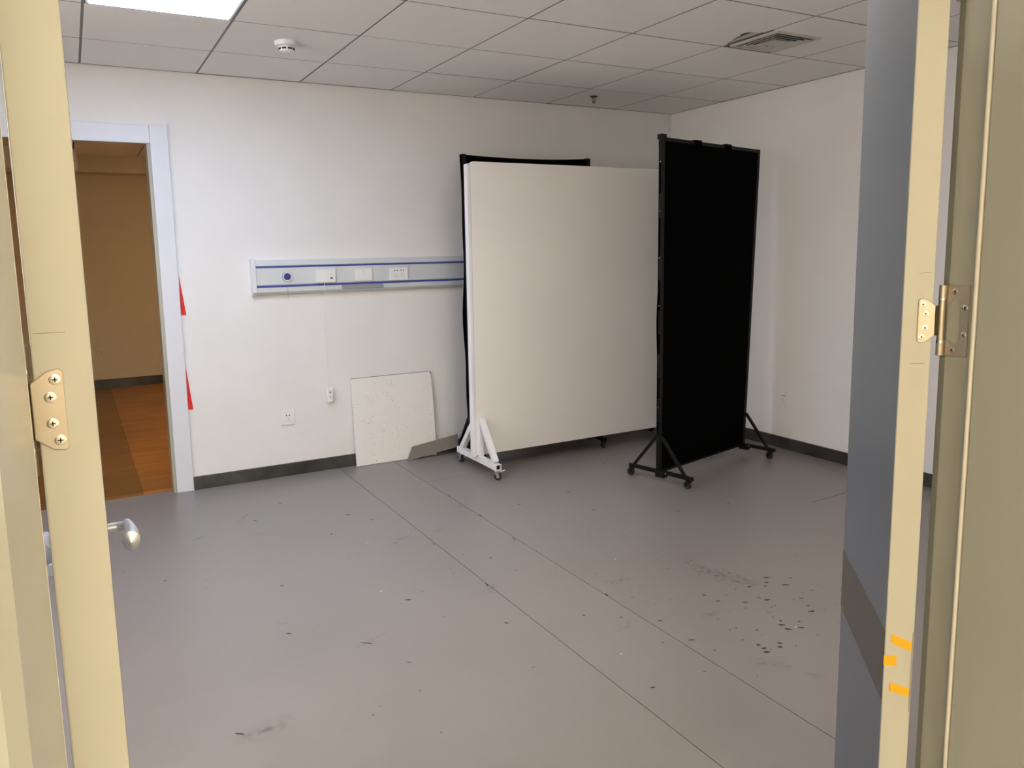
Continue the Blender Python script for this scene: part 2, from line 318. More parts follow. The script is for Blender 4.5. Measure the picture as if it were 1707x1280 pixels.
# lit panel, and the unseen warm panel added as fill
for lab, px, py, mm in (('square bluish-white lit ceiling panel at the top left of the view', -3.873, -1.457, 'led'), ('warm fill panel added in the ceiling inside the double doorway, above the view', -2.673, -3.257, 'led_fill')):
    t = thing('ceiling_light', lab, 'light', (px, py, H))
    bm = new()
    for a in ((-.29, .29, -.29, -.277), (-.29, .29, .277, .29), (-.29, -.277, -.277, .277), (.277, .29, -.277, .277)): bx(bm, *a, -.004, .015)
    loc_obj('frame', bm, 'white', t)
    loc_obj('diffuser', mb(bx, -.277, .277, -.277, .277, -.006, .004), mm, t)

# smoke detector
def lathe(bm, prof, n=32, T=None):
    rings = []
    for (r, z) in prof:
        rings.append([bm.verts.new((r*math.cos(2*math.pi*i/n), r*math.sin(2*math.pi*i/n), z)) for i in range(n)] if r > 1e-6 else [bm.verts.new((0, 0, z))])
    allv = [v for r in rings for v in r]; fs = []
    for a, b in zip(rings, rings[1:]):
        for i in range(n):
            if len(a) == 1: fs.append(bm.faces.new((a[0], b[i], b[(i+1) % n])))
            elif len(b) == 1: fs.append(bm.faces.new((a[i], b[0], a[(i+1) % n])))
            else: fs.append(bm.faces.new((a[i], b[i], b[(i+1) % n], a[(i+1) % n])))
    bmesh.ops.recalc_face_normals(bm, faces=fs)
    if T: bmesh.ops.transform(bm, matrix=T, verts=allv)
t = thing('smoke_detector', 'round white smoke detector on the ceiling near the lit panel', 'smoke detector', (-3.27, -.90, H-.002))
loc_obj('base', mb(lathe, [(0, 0), (.058, 0), (.058, -.012), (.055, -.022), (.040, -.026), (0, -.026)]), 'plastic', t, smooth=True)
loc_obj('sensor_head', mb(lathe, [(0, -.026), (.038, -.026), (.037, -.046), (.028, -.052), (0, -.053)]), 'plastic', t, smooth=True)
for k in range(8):
    a = 2*math.pi*k/8+.2
    T = Matrix.Rotation(a, 4, 'Z') @ Matrix.Translation((.0372, 0, -.037))
    loc_obj('slot', mb(bx, -.002, .0015, -.0105, .0105, -.004, .004, T), 'hole', t)

# sprinkler
t = thing('sprinkler_head', 'small dark pendent sprinkler head on the ceiling near the back wall', 'sprinkler', (-1.01, -.355, H-.002))
loc_obj('escutcheon', mb(lathe, [(0, 0), (.027, 0), (.024, -.006), (.010, -.010), (0, -.010)], 20), 'brass_and_shade', t, smooth=True)
bm = new(); path(bm, [Vector((.010, 0, -.008)), Vector((.013, 0, -.024)), Vector((.004, 0, -.042))], .0024); path(bm, [Vector((-.010, 0, -.008)), Vector((-.013, 0, -.024)), Vector((-.004, 0, -.042))], .0024)
loc_obj('frame_arms', bm, 'brass_and_shade', t)
loc_obj('bulb', mb(tube, (0, 0, -.010), (0, 0, -.038), .0022, 8), 'red', t, label='thin red glass bulb')
loc_obj('deflector', mb(lathe, [(0, -.042), (.014, -.044), (.014, -.046), (0, -.047)], 16), 'brass_and_shade', t)

# air vent
t = thing('air_vent', 'square white louvred ceiling air vent beside a cracked tile', 'vent', (-.9885, -1.9475, H-.002))
s = .1605
bm = new()
for a in ((-s, s, -s, -s+.022), (-s, s, s-.022, s), (-s, -s+.022, -s+.022, s-.022), (s-.022, s, -s+.022, s-.022)): bx(bm, *a, -.006, .004)
loc_obj('frame', bm, 'ventw', t)
def ring_blade(bm, so, si, zo, zi, th=.003):
    for z in (0, th):
        o_ = [bm.verts.new((sx*so, sy*so, zo+z)) for sx, sy in ((-1,-1),(1,-1),(1,1),(-1,1))]
        i_ = [bm.verts.new((sx*si, sy*si, zi+z)) for sx, sy in ((-1,-1),(1,-1),(1,1),(-1,1))]
        for k in range(4): bm.faces.new((o_[k], o_[(k+1) % 4], i_[(k+1) % 4], i_[k]))
for so, si in ((.129, .114), (.102, .087), (.075, .060)):
    bm = mb(ring_blade, so, si, -.009, -.001, .0015)
    for a in ((-so, so, -so, -so+.002), (-so, so, so-.002, so), (-so, -so+.002, -so+.002, so-.002), (so-.002, so, -so+.002, so-.002)): bx(bm, *a, -.0105, -.0085)
    loc_obj('louvre', bm, 'ventw', t)
loc_obj('centre_plate', mb(bx, -.048, .048, -.048, .048, -.008, -.004), 'ventw', t)
bm = new(); bx(bm, -.138, .138, -.138, .138, .06, .065)
for a in ((-.141,.141,-.141,-.138),(-.141,.141,.138,.141),(-.141,-.138,-.138,.138),(.138,.141,-.138,.138)): bx(bm, *a, .004, .06)
loc_obj('duct_box', bm, 'hole', t)
loc_obj('screw', mb(tube, (-.12+.24, .148, -.0085), (-.12+.24, .148, -.005), .004, 10), 'hole', t)
bm = new(); bx(bm, -.004, .004, .05, .062, -.0095, -.008); loc_obj('latch', bm, 'hole', t)

# ------------------------------------------------------------------ back doorway casing
t = sempty('door_1', 'white casing round the open doorway to the brown-floored room', 'doorway', (-4.30, 0, 0))
obj('side_casing', mb(bx, -3.852, -3.757, -.018, 0, 0, 2.167), 'white', t, bevel=.002)
obj('side_casing', mb(bx, -4.90, -4.80, -.018, 0, 0, 2.167), 'white', t, bevel=.002)
obj('head_casing', mb(bx, -4.80, -3.853, -.016, 0, 2.062, 2.162), 'white', t, bevel=.002)
obj('side_lining', mb(bx, -3.870, -3.852, 0, .13, 0, 2.067), 'jamb', t); obj('side_lining', mb(bx, -4.802, -4.784, 0, .13, 0, 2.067), 'jamb', t)
obj('head_lining', mb(bx, -4.784, -3.870, 0, .13, 2.067, 2.085), 'jamb', t)
for z0, z1 in ((1.313, 1.074), (.767, .500)):
    obj('red_sticker', mb(prism, [(-3.752, z0), (-3.756, z1), (-3.726, z1)], -.0025, -.0003, 'y'), 'red', t, label='thin red triangular sticker')

# ------------------------------------------------------------------ room beyond
f2 = struct('floor', mb(bx, -7, 2, .055, 4.7, -.06, -.004), 'seam', 'brown wood-look floor of the dim room beyond the back doorway', 'floor')
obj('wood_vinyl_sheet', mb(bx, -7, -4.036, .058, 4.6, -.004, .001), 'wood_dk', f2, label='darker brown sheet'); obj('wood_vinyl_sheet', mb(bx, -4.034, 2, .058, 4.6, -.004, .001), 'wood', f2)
struct('wall_far', mb(bx, -5.2, .2, 4.52, 4.64, 0, 2.7), 'wall_other', 'dim tan far wall of the room beyond the doorway', 'wall')
struct('wall_far_left', mb(bx, -4.96, -4.84, .12, 4.52, 0, 2.7), 'wall_other', 'tan side wall of the room beyond, just inside the doorway', 'wall')
struct('wall_far_right', mb(bx, .0, .12, .12, 4.52, 0, 2.7), 'wall_other', 'far right wall of the room beyond', 'wall')
struct('baseboard_far', mb(bx, -4.84, 0, 4.508, 4.52, 0, .10), 'steelbase', 'dark baseboard in the room beyond', 'baseboard')
struct('trim_1', mb(bx, -4.84, 0, 4.3, 4.52, 2.30, H), 'wall_other', 'ceiling beam across the far wall of the room beyond', 'beam')
struct('trim_2', mb(bx, -4.84, -4.165, 3.9, 4.3, 2.28, H), 'wall', 'pale ceiling bulkhead at the left of the room beyond', 'bulkhead')
c2 = struct('ceiling', mb(bx, -4.96, .1, .1, 4.7, H+.03, H+.1), 'plenum', 'tiled ceiling of the room beyond', 'ceiling')
for i in range(8):
    for j in range(7):
        x0 = -4.79+.6*i; y0 = .16+.6*j; o = bpy.data.objects.new('ceiling_tile', tile_mesh(.6, .6)); COL.objects.link(o); o.location = (x0+.3, y0+.3, H); o.parent = c2
o = sempty('light_far', 'ceiling lamp of the room beyond', 'light', (-1.8, 1.6, H-.03))
loc_obj('diffuser', mb(bx, -.3, .3, -.3, .3, -.02, 0), 'other', o)
t = thing('wall_socket', 'faint pale wall socket low on the far wall of the dim room', 'socket', (-4.09, 4.52, .397))
loc_obj('plate', mb(bx, -.043, .043, -.008, 0, -.043, .043), 'wall_other', t, bevel=.002)
for dx, dz in ((-.01,.012),(.01,.012),(0,-.01)): loc_obj('slot', mb(bx, dx-.002, dx+.002, -.0088, -.0078, dz-.004, dz+.004), 'hole', t)

# ------------------------------------------------------------------ wall sockets
def socket(name, label, loc, rz=0):
    t = thing(name, label, 'socket', loc, rz)
    loc_obj('plate', mb(bx, -.043, .043, -.009, 0, -.050, .046), 'plastic', t, bevel=.003)
    loc_obj('insert', mb(bx, -.031, .031, -.0105, -.009, -.034, .034), 'plastic', t, bevel=.001)
    for dx in (-.009, .009): loc_obj('socket_hole', mb(tube, (dx, -.0112, .014), (dx, -.0104, .014), .0042, 12), 'hole', t)
    for dx, dz, an in ((0, -.006, 0), (-.0085, -.021, -.5), (.0085, -.021, .5)):
        T = Matrix.Translation((dx, 0, dz)) @ Matrix.Rotation(an, 4, 'Y')
        loc_obj('slot', mb(bx, -.0014, .0014, -.0112, -.0104, -.0045, .0045, T), 'greyclip', t)
    return t
socket('wall_socket', 'square white wall socket low on the back wall left of the leaning tile', (-3.164, 0, .383))
socket('wall_socket', 'square white wall socket low on the right wall beside the black screen', (0, -1.215, .363), R(-90))

# ------------------------------------------------------------------ bed-head unit
t = thing('bed_head_unit', 'long grey aluminium wall service rail with two blue stripes', 'service panel', (-3.34, 0, 1.18))
X0, X1 = -3.316, -1.60
body = [(0, 1.176), (-.030, 1.176), (-.048, 1.192), (-.048, 1.214), (-.040, 1.2185), (-.040, 1.232), (-.045, 1.236), (-.045, 1.336), (-.040, 1.339), (-.040, 1.351), (-.044, 1.354), (-.030, 1.388), (0, 1.388)]
obj('body', mb(prism, body, X0, X1, 'x'), 'alu', t)
obj('end_cap', mb(prism, [(0, 1.168), (-.032, 1.168), (-.054, 1.190), (-.052, 1.356), (-.034, 1.394), (0, 1.394)], -3.342, X0, 'x'), 'white', t, bevel=.003)
obj('blue_stripe', mb(bx, X0, X1, -.0425, -.040, 1.340, 1.3505), 'blue', t, label='upper blue stripe'); obj('blue_stripe', mb(bx, X0, X1, -.0425, -.040, 1.2195, 1.2310), 'blue', t, label='lower blue stripe')
obj('bright_edge', mb(bx, X0, X1, -.0465, -.0448, 1.3335, 1.3375), 'alu2', t); obj('bright_edge', mb(bx, X0, X1, -.0495, -.0478, 1.212, 1.2165), 'alu2', t)
obj('rail_clip', mb(bx, -2.781, -2.497, -.054, -.046, 1.190, 1.2185), 'greyclip', t, bevel=.004, label='dark grey clip in the lower edge')
c = (-3.129, 1.2835)
def disc(r, y0, y1, m, name, par, lab=None): return obj(name, mb(tube, (c[0], y1, c[1]), (c[0], y0, c[1]), r, 32), m, par, smooth=True, label=lab)
go = disc(.0305, -.056, -.045, 'greyclip', 'gas_outlet', t, 'round chrome gas outlet with a dark blue face')
disc(.0285, -.0575, -.0555, 'plastic', 'ring', go); disc(.0220, -.0585, -.057, 'hole', 'dark_ring', go); disc(.0195, -.0600, -.058, 'bluedk', 'blue_face', go)
for a in range(3):
    an = 2*math.pi*a/3+.5; obj('lug', mb(tube, (c[0]+.0185*math.cos(an), -.0612, c[1]+.0185*math.sin(an)), (c[0]+.0185*math.cos(an), -.058, c[1]+.0185*math.sin(an)), .0022, 10), 'greyclip', go)
obj('probe', mb(tube, (c[0], -.063, c[1]), (c[0], -.0595, c[1]), .005, 12), 'blue', go)
cp = obj('call_plate', mb(bx, -2.947, -2.822, -.062, -.045, 1.2375, 1.3225), 'plastic', t, bevel=.003, label='white call plate with a small dark window')
obj('window', mb(bx, -2.859, -2.841, -.0628, -.0618, 1.2615, 1.2695), 'hole', cp)
obj('button', mb(tube, (-2.905, -.0628, 1.287), (-2.905, -.061, 1.287), .007, 16), 'plastic', cp); obj('button', mb(tube, (-2.852, -.0628, 1.292), (-2.852, -.061, 1.292), .003, 10), 'greyclip', cp)
sp = obj('switch_plate', mb(bx, -2.696, -2.573, -.056, -.045, 1.2405, 1.3215), 'plastic', t, bevel=.003, label='blank white double plate')
obj('rocker', mb(bx, -2.688, -2.636, -.0575, -.0555, 1.248, 1.314), 'plastic', sp, bevel=.001); obj('rocker', mb(bx, -2.633, -2.581, -.0575, -.0555, 1.248, 1.314), 'plastic', sp, bevel=.001)
obj('indicator', mb(bx, -2.640, -2.630, -.0582, -.0573, 1.306, 1.309), 'greyclip', sp)
dp = obj('double_socket', mb(bx, -2.448, -2.322, -.055, -.045, 1.2355, 1.3195), 'plastic', t, bevel=.003, label='white double socket plate')
for cx in (-2.407, -2.363):
    for dx in (-.0095, .0095): obj('socket_hole', mb(tube, (cx+dx, -.0562, 1.301), (cx+dx, -.0548, 1.301), .0042, 12), 'hole', dp)
    for dx, dz, an in ((0, 1.279, 0), (-.0085, 1.262, -.5), (.0085, 1.262, .5)):
        T = Matrix.Translation((cx+dx, 0, dz)) @ Matrix.Rotation(an, 4, 'Y'); obj('slot', mb(bx, -.0017, .0017, -.0562, -.0548, -.0045, .0045, T), 'greyclip', dp)
obj('pull_cord', mb(path, [Vector((-3.128, -.050, 1.225)), Vector((-3.130, -.053, 1.175)), Vector((-3.131, -.052, 1.150))], .0013, 6), 'greyclip', t)
t = thing('call_handset', 'small white call handset hanging on a thin white cord', 'handset', (-2.885, -.03, .455))
pts = [Vector(p) for p in ((-2.898, -.0650, 1.236), (-2.898, -.062, 1.15), (-2.903, -.035, 1.05), (-2.899, -.025, .86), (-2.889, -.023, .70), (-2.888, -.022, .548))]
obj('cord', mb(path, pts, .0017, 8), 'plastic', t); obj('body', mb(bx, -2.907, -2.868, -.034, -.008, .457, .550), 'plastic', t, bevel=.005, seg=3)
obj('button', mb(tube, (-2.888, -.0355, .522), (-2.888, -.033, .522), .007, 14), 'greyclip', t); obj('button', mb(tube, (-2.888, -.0355, .492), (-2.888, -.033, .492), .0045, 14), 'greyclip', t)

# ------------------------------------------------------------------ loose ceiling tile leaning on the back wall
def lean(x0, x1, z, ybot, th, ang):
    T = Matrix.Translation((0, ybot, 0)) @ Matrix.Rotation(ang, 4, 'X')
    return T
t = thing('loose_ceiling_tile', 'speckled white ceiling tile standing upright against the back wall', 'tile', (-2.44, -.05, 0))
T = Matrix.Translation((0, -.052, .002)) @ Matrix.Rotation(R(-3.1), 4, 'X')
pts = [(-2.736, 0), (-2.152, 0), (-2.156, .30), (-2.158, .42), (-2.163, .50), (-2.159, .535), (-2.166, .570), (-2.176, .5925), (-2.40, .594), (-2.740, .592)]
obj('panel', mb(prism, pts, 0, .014, 'y', T), 'tile_loose', t, bevel=.0015)
obj('broken_corner', mb(prism, [(-2.182, .590), (-2.164, .578), (-2.166, .590), (-2.176, .5935)], -.0008, .010, 'y', T), 'greyclip', t, label='dark chipped corner')
obj('edge_line', mb(bx, -2.739, -2.185, -.0003, .0146, .5925, .5952, T), 'greyclip', t)
# grey-brown strip propped in front of it
bm = new()
P = [Vector(p) for p in ((-2.396, -.100, .003), (-2.345, -.078, .092), (-2.005, -.098, .141), (-2.012, -.120, .055))]
n = (P[1]-P[0]).cross(P[3]-P[0]).normalized()*.006
a = [bm.verts.new(p) for p in P]; b = [bm.verts.new(p+(n if n.y > 0 else -n)) for p in P]
fs = [bm.faces.new(a), bm.faces.new(b[::-1])]+[bm.faces.new((a[i], b[i], b[(i+1) % 4], a[(i+1) % 4])) for i in range(4)]
bmesh.ops.recalc_face_normals(bm, faces=fs)
tag(obj('offcut_board', bm, 'brownstrip', bevel=.001), 'narrow grey-brown offcut propped against the foot of the leaning tile', 'board')

# ------------------------------------------------------------------ casters
def caster(par, x, y, top, r, m_wheel, m_fork, face=0, brake=False, twin=False):
    """fork and wheel standing on z=0 in the parent's frame; face = rolling direction"""
    T = Matrix.Translation((x, y, 0)) @ Matrix.Rotation(face, 4, 'Z')
    def loc(o): o.matrix_basis = T; return o
    k = r/.025
    bm = new(); off = .010*k
    bx(bm, -.018*k, .018*k, -.018*k, .018*k, top-.003, top); tube(bm, (0, 0, top-.012), (0, 0, top-.003), .012*k, 16)
    for s in (-1, 1): prism(bm, [(-.012*k, top-.010), (.014*k, top-.010), (off+.009*k, r-.002), (off-.006*k, r-.006)], s*.0125*k-.001, s*.0125*k+.001, 'y')
    bx(bm, -.012*k, .014*k, -.0135*k, .0135*k, top-.012, top-.009)
    f = loc(loc_obj('caster', bm, m_fork, par))
    w = loc_obj('wheel', mb(tube, (off, -.0095*k, r), (off, .0095*k, r), r, 24), m_wheel, f, bevel=.003, smooth=False)
    loc_obj('hub', mb(tube, (off, -.0135*k, r), (off, .0135*k, r), r*.42, 14), m_fork, f)
    if brake: loc_obj('brake_lever', mb(prism, [(.010*k, top-.012), (.035*k, top-.009), (.058*k, top-.001), (.060*k, top-.006), (.036*k, top-.016), (.010*k, top-.020)], -.008, .008, 'y'), m_fork, f, bevel=.001)
    return f

# ------------------------------------------------------------------ white board on wheels
t = thing('mobile_board', 'large cream-white mobile panel on a white wheeled frame', 'panel', (-1.30, -.585, 0))
def wl(x, y): return (x+1.30, y+.585)       # world -> local
xl, xr = -2.135, -.435
bm = new(); prism(bm, [(xl+1.30+.022, .112), (xr+1.30, .112), (xr+1.30, 1.965), (xl+1.30+.045, 1.965), (xl+1.30+.030, 1.955), (xl+1.30+.022, 1.94)], -.018, .018, 'y')
loc_obj('panel', bm, 'board', t, bevel=.003)
loc_obj('side_post', mb(bx, xl+1.30-.004, xl+1.30+.022, -.020, .020, .105, 1.950), 'whitepaint', t, bevel=.005, seg=3)
loc_obj('side_post', mb(bx, xr+1.30, xr+1.30+.026, -.020, .020, .105, 1.950), 'whitepaint', t, bevel=.005, seg=3)
for x in (-2.085+1.30, -.440+1.30):
    y0, y1 = -.265, .300
    bm = new(); w = .019; th = .003; za, zb = .068, .106
    bx(bm, x-w, x+w, y0, y1, za, za+th); bx(bm, x-w, x+w, y0, y1, zb-th, zb); bx(bm, x-w, x-w+th, y0, y1, za+th, zb-th); bx(bm, x+w-th, x+w, y0, y1, za+th, zb-th)
    loc_obj('foot_tube', bm, 'whitepaint', t)
    loc_obj('foot_plug', mb(bx, x-w+th, x+w-th, y0+.02, y0+.03, za+th, zb-th), 'hole', t)
    loc_obj('post_sleeve', mb(bx, x-.015, x+.015, -.040, -.020, .106, .345), 'whitepaint', t, bevel=.002)
    loc_obj('brace', mb(bar, (x, -.225, .112), (x, -.045, .352), .034, .034), 'whitepaint', t, bevel=.002)
    loc_obj('brace', mb(bar, (x, .245, .112), (x, .030, .352), .034, .034), 'whitepaint', t, bevel=.002)
    caster(t, x, y0+.035, .068, .024, 'rubber', 'chrome', R(-35), brake=True); caster(t, x, y1-.035, .068, .024, 'rubber', 'chrome', R(100))

# ------------------------------------------------------------------ black cloth screens
def screen(name, label, ox, oy, ang, flip, sag, lean_far):
    """local x along the screen (near post at 0), local y towards the back"""
    t = thing(name, label, 'screen', (ox, oy, 0), ang); L = .94; Z0, Z1 = .065, 2.045
    for k, x in enumerate((0, L)):
        dx = lean_far if k else 0
        loc_obj('post', mb(bar, (x, 0, Z0), (x+dx, 0, Z1+.006), .026, .026), 'blackm', t, bevel=.002)
        loc_obj('foot', mb(bar, (x, -.245, .066), (x, .225, .066), .022, .022), 'blackm', t, bevel=.002)
        for s in (-1, 1): loc_obj('brace', mb(bar, (x, s*.190, .075), (x+dx*.1, s*.018, .285), .018, .014), 'blackm', t)
        for s in (-1, 1):
            cz = caster(t, x, s*.21-.005, .056, .024, 'rubber', 'blackm', R(80 if s < 0 else 100))
        loc_obj('bolt', mb(tube, (x-.016, -.06, .066), (x+.016, -.06, .066), .005, 8), 'chrome', t)
        loc_obj('foot_collar', mb(bx, x-.02, x+.02, -.05, .015, .034, .076), 'blackm', t, bevel=.004)
    if not sag: loc_obj('top_bar', mb(bar, (0, 0, Z1-.005), (L+lean_far, 0, Z1-.005), .02, .02), 'blackm', t)
    loc_obj('bottom_bar', mb(bar, (0, 0, Z0+.004), (L, 0, Z0+.004), .02, .022), 'blackm', t, bevel=.002)
    # cloth: both faces, slightly wavy sides
    bm = new(); NX, NZ = 36, 60
    def side(z, k):
        w = .010*math.sin(z*5.1+k*2)+.006*math.sin(z*11+k)
        return w
    for s in (-1, 1):
        grid = []
        for j in range(NZ+1):
            v = j/NZ; row = []
            for i in range(NX+1):
                u = i/NX
                z = (Z0+.012)*(1-v) + (Z1-.018)*v
                if sag: z = (Z0+.012)*(1-v)+(Z1+.004-sag*4*u*(1-u)+ .0*u)*v
                xa = -.022+side(z, 0)*(1-v*.6); xb = L+lean_far*v+.020+side(z, 2)*.7
                x = xa*(1-u)+xb*u
                bulge = math.sin(math.pi*u)**.5 if 0 < u < 1 else 0
                y = s*(.004+.016*bulge) + .003*math.sin(x*9+z*4)*bulge
                row.append(bm.verts.new((x, y, z)))
            grid.append(row)
        for j in range(NZ):
            for i in range(NX):
                q = (grid[j][i], grid[j][i+1], grid[j+1][i+1], grid[j+1][i]); bm.faces.new(q if s < 0 else q[::-1])
        if s < 0: g0 = grid
    for j in range(NZ):
        bm.faces.new((g0[j][0], g0[j+1][0], grid[j+1][0], grid[j][0])); bm.faces.new((g0[j+1][-1], g0[j][-1], grid[j][-1], grid[j+1][-1]))
    for i in range(NX):
        bm.faces.new((g0[-1][i], g0[-1][i+1], grid[-1][i+1], grid[-1][i])); bm.faces.new((g0[0][i+1], g0[0][i], grid[0][i], grid[0][i+1]))
    loc_obj('cloth', bm, 'black', t, smooth=True)
    if not sag:
        for a in (.345, .675): loc_obj('strap', mb(bx, a-.035, a+.035, -.016, .016, Z1-.035, Z1+.013), 'black', t, bevel=.004)
        loc_obj('post_cap', mb(bx, -.022, .024, -.018, .018, Z1-.01, Z1+.022), 'blackm', t, bevel=.003)
        for z in (1.97, 1.66, 1.30, .98, .72, .45): loc_obj('clip', mb(bx, -.030, -.016, -.022, -.008, z-.07, z+.07), 'blackm', t, bevel=.002); 
        for z in (1.91, 1.63, 1.36, 1.08, .47): loc_obj('stud', mb(tube, (-.0335, -.014, z), (-.0295, -.014, z), .0035, 8), 'chrome', t)
    return t
screen('cloth_screen', 'tall black cloth screen on casters standing free in the room by the right corner', -1.262, -1.382, math.atan2(.228, .974), False, 0, .105)
screen('cloth_screen', 'black cloth screen with a sagging top edge hidden behind the white mobile panel', -1.988, -.262, R(-4), False, .018, .0)

# ------------------------------------------------------------------ front double doorway frame
fr = sempty('trim_3', 'cream painted steel frame of the front double doorway', 'door frame', (-3.66, -4.3, 0))
PR = [(-2.90, -4.1485), (-2.950, -4.1485), (-2.955, -4.162), (-2.955, -4.2217), (-2.967, -4.2217), (-2.967, -4.523), (-2.9575, -4.5325), (-2.885, -4.5325), (-2.885, -4.520), (-2.90, -4.520)]
cxm = -3.658
PL = [(2*cxm-x, y) for x, y in PR]
obj('frame_side', mb(prism, PR, 0, 2.10), 'jamb', fr); obj('frame_side', mb(prism, PL, 0, 2.10), 'jamb', fr)
obj('frame_head', mb(prism, [(y, z) for y, z in ((-4.1485, 2.16), (-4.1485, 2.10), (-4.2217, 2.10), (-4.2217, 2.088), (-4.523, 2.088), (-4.5325, 2.0975), (-4.5325, 2.16))], -4.43, -2.886, 'x'), 'jamb', fr)
for x in (-2.9625, 2*cxm+2.9625): obj('rubber_seal', mb(tube, (x, -4.2145, 0), (x, -4.2145, 2.09), .0047, 14), 'seal', fr, smooth=True, label='cream rubber seal along the stop')

def screw(par, T, m='screw', r=.0042):
    """countersunk cross-head screw; T maps +z to the outward normal"""
    s = loc_obj('screw', mb(lathe, [(0, .0004), (r*.55, .0007), (r, .0004), (r*1.12, .0001), (r*1.12, -.001), (0, -.001)], 18, T), m, par, smooth=True)
    return s
def cross(par, T, r=.0042):
    bm = new(); bx(bm, -r*.5, r*.5, -r*.11, r*.11, .0006, .0010, T); bx(bm, -r*.11, r*.11, -r*.5, r*.5, .0006, .0010, T)
    return bm

def hinge(zc, K, edge_o, edge_dir, edge_n, plate_x, sgn, leaf, frame):
    """K knuckle axis; edge_o corner of the leaf edge next to the knuckle, edge_dir from it along the edge, edge_n outward; plate_x frame rebate plane, sgn its outward side (-1: faces -x)"""
    z0, z1 = zc-.0625, zc+.0625; m0, m1 = zc-.0375, zc+.0375
    # leaf plate (on the door edge)
    e, n = Vector((*edge_dir, 0)), Vector((*edge_n, 0)); o = Vector((*edge_o, zc))
    T = Matrix(((e.x, 0, n.x, o.x), (e.y, 0, n.y, o.y), (0, 1, 0, o.z), (0, 0, 0, 1)))
    pl = [(-.003, -.0265), (.0115, -.0375), (.021, -.0392), (.0245, -.0360), (.0245, .0360), (.021, .0392), (.0115, .0375), (-.003, .0265)]
    p = obj('hinge_plate', mb(prism, pl, .0002, .0026, 'z', T), 'hinge', leaf, bevel=.0008, label='satin steel hinge plate')
    for sx, sz in ((.0175, .029), (.0125, .0125), (.0125, -.0125), (.0175, -.029)):
        Ts = T @ Matrix.Translation((sx, sz, .0026)); q = obj('screw', mb(lathe, [(0, .0005), (.0028, .0008), (.0052, .0003), (.0052, -.001), (0, -.001)], 16, Ts), 'screw', p, smooth=True)
        q2 = new(); bx(q2, -.0022, .0022, -.0005, .0005, .0006, .0011, Ts); bx(q2, -.0005, .0005, -.0022, .0022, .0006, .0011, Ts); obj('screw_slot', q2, 'hole', p)
    obj('knuckle', mb(tube, (K[0], K[1], m0), (K[0], K[1], m1), .0056, 20), 'hinge', p, smooth=True)
    obj('web', mb(bar, (K[0], K[1], zc), (o.x+n.x*.0014-e.x*.001, o.y+n.y*.0014-e.y*.001, zc), .0024, .053), 'brass_and_shade', p)  # steel web coloured dark to stand for shade in the knuckle gap
    # frame plate
    Tf = Matrix(((0, 0, sgn, plate_x), (1, 0, 0, 0), (0, 1, 0, zc), (0, 0, 0, 1)))
    yk = -4.161; ye = -4.2005
    pf = [(yk, .0625), (ye+.002, .0625), (ye, .0605), (ye, -.0605), (ye+.002, -.0625), (yk, -.0625), (yk, -.036), (yk-.006, -.036), (yk-.011, -.040), (yk-.020, -.040), (yk-.025, -.034), (yk-.025, .034), (yk-.020, .040), (yk-.011, .040), (yk-.006, .030), (yk, .030)]
    f = obj('hinge_frame_plate', mb(prism, pf, .0002, .0024, 'z', Tf), 'jamb' if False else 'hinge', frame, label='hinge plate on the frame with an open slot')
    for sy, sz in ((yk-.013, .0515), (yk-.032, .0235), (yk-.032, -.0235), (yk-.013, -.0515)):
        Ts = Tf @ Matrix.Translation((sy, sz, .0024)); q = obj('screw', mb(lathe, [(0, .0012), (.0028, .0014), (.0052, .0003), (.0052, -.001), (0, -.001)], 16, Ts), 'screw', f, smooth=True)
        q2 = new(); bx(q2, -.0022, .0022, -.0005, .0005, .0012, .0017, Ts); bx(q2, -.0005, .0005, -.0022, .0022, .0012, .0017, Ts); obj('screw_slot', q2, 'hole', f)
    for a, b in ((z0, m0-.0006), (m1+.0006, z1)):
        obj('knuckle', mb(tube, (K[0], K[1], a), (K[0], K[1], b), .0057, 20), 'hinge', f, smooth=True, bevel=.001)
        bm = new(); bar(bm, (K[0], K[1], (a+b)/2), (plate_x+sgn*.0012, yk-.001, (a+b)/2), .0022, b-a); obj('web', bm, 'brass_and_shade', f)  # dark colour here too paints the shade between knuckle and plate
    for z in (m0, m1): obj('bearing', mb(tube, (K[0], K[1], z-.0022), (K[0], K[1], z+.0022), .0061, 20), 'chrome', f, smooth=True)

# ---- small right leaf, opened about 138 degrees
t = sempty('door_3', 'narrow right door leaf with a blue-grey face and cream edge, swung wide open', 'door', (-2.98, -4.15, 0))
N1 = Vector((-3.0171, -4.1176)); e = Vector((.668, .744)).normalized(); p = Vector((.744, -.668)).normalized(); Lw = .407
def q(a, b): v = N1+p*a+e*b; return (v.x, v.y)
obj('leaf_core', mb(prism, [q(.0004, 0), q(.0496, 0), q(.0496, Lw), q(.0004, Lw)], .008, 2.082), 'cream', t, bevel=.0015)
obj('face_panel', mb(prism, [q(0, .004), q(.0012, .004), q(.0012, Lw), q(0, Lw)], .010, 2.080), 'doorblue', t, label='blue-grey laminate face'); obj('face_panel', mb(prism, [q(.0488, .004), q(.050, .004), q(.050, Lw), q(.0488, Lw)], .010, 2.080), 'doorblue', t, label='blue-grey laminate face')
obj('kick_rail', mb(prism, [q(-.0012, .004), q(0, .004), q(0, Lw), q(-.0012, Lw)], .557, .698), 'band', t, label='brown-grey horizontal band')
en = -e
N2 = q(.050, 0)
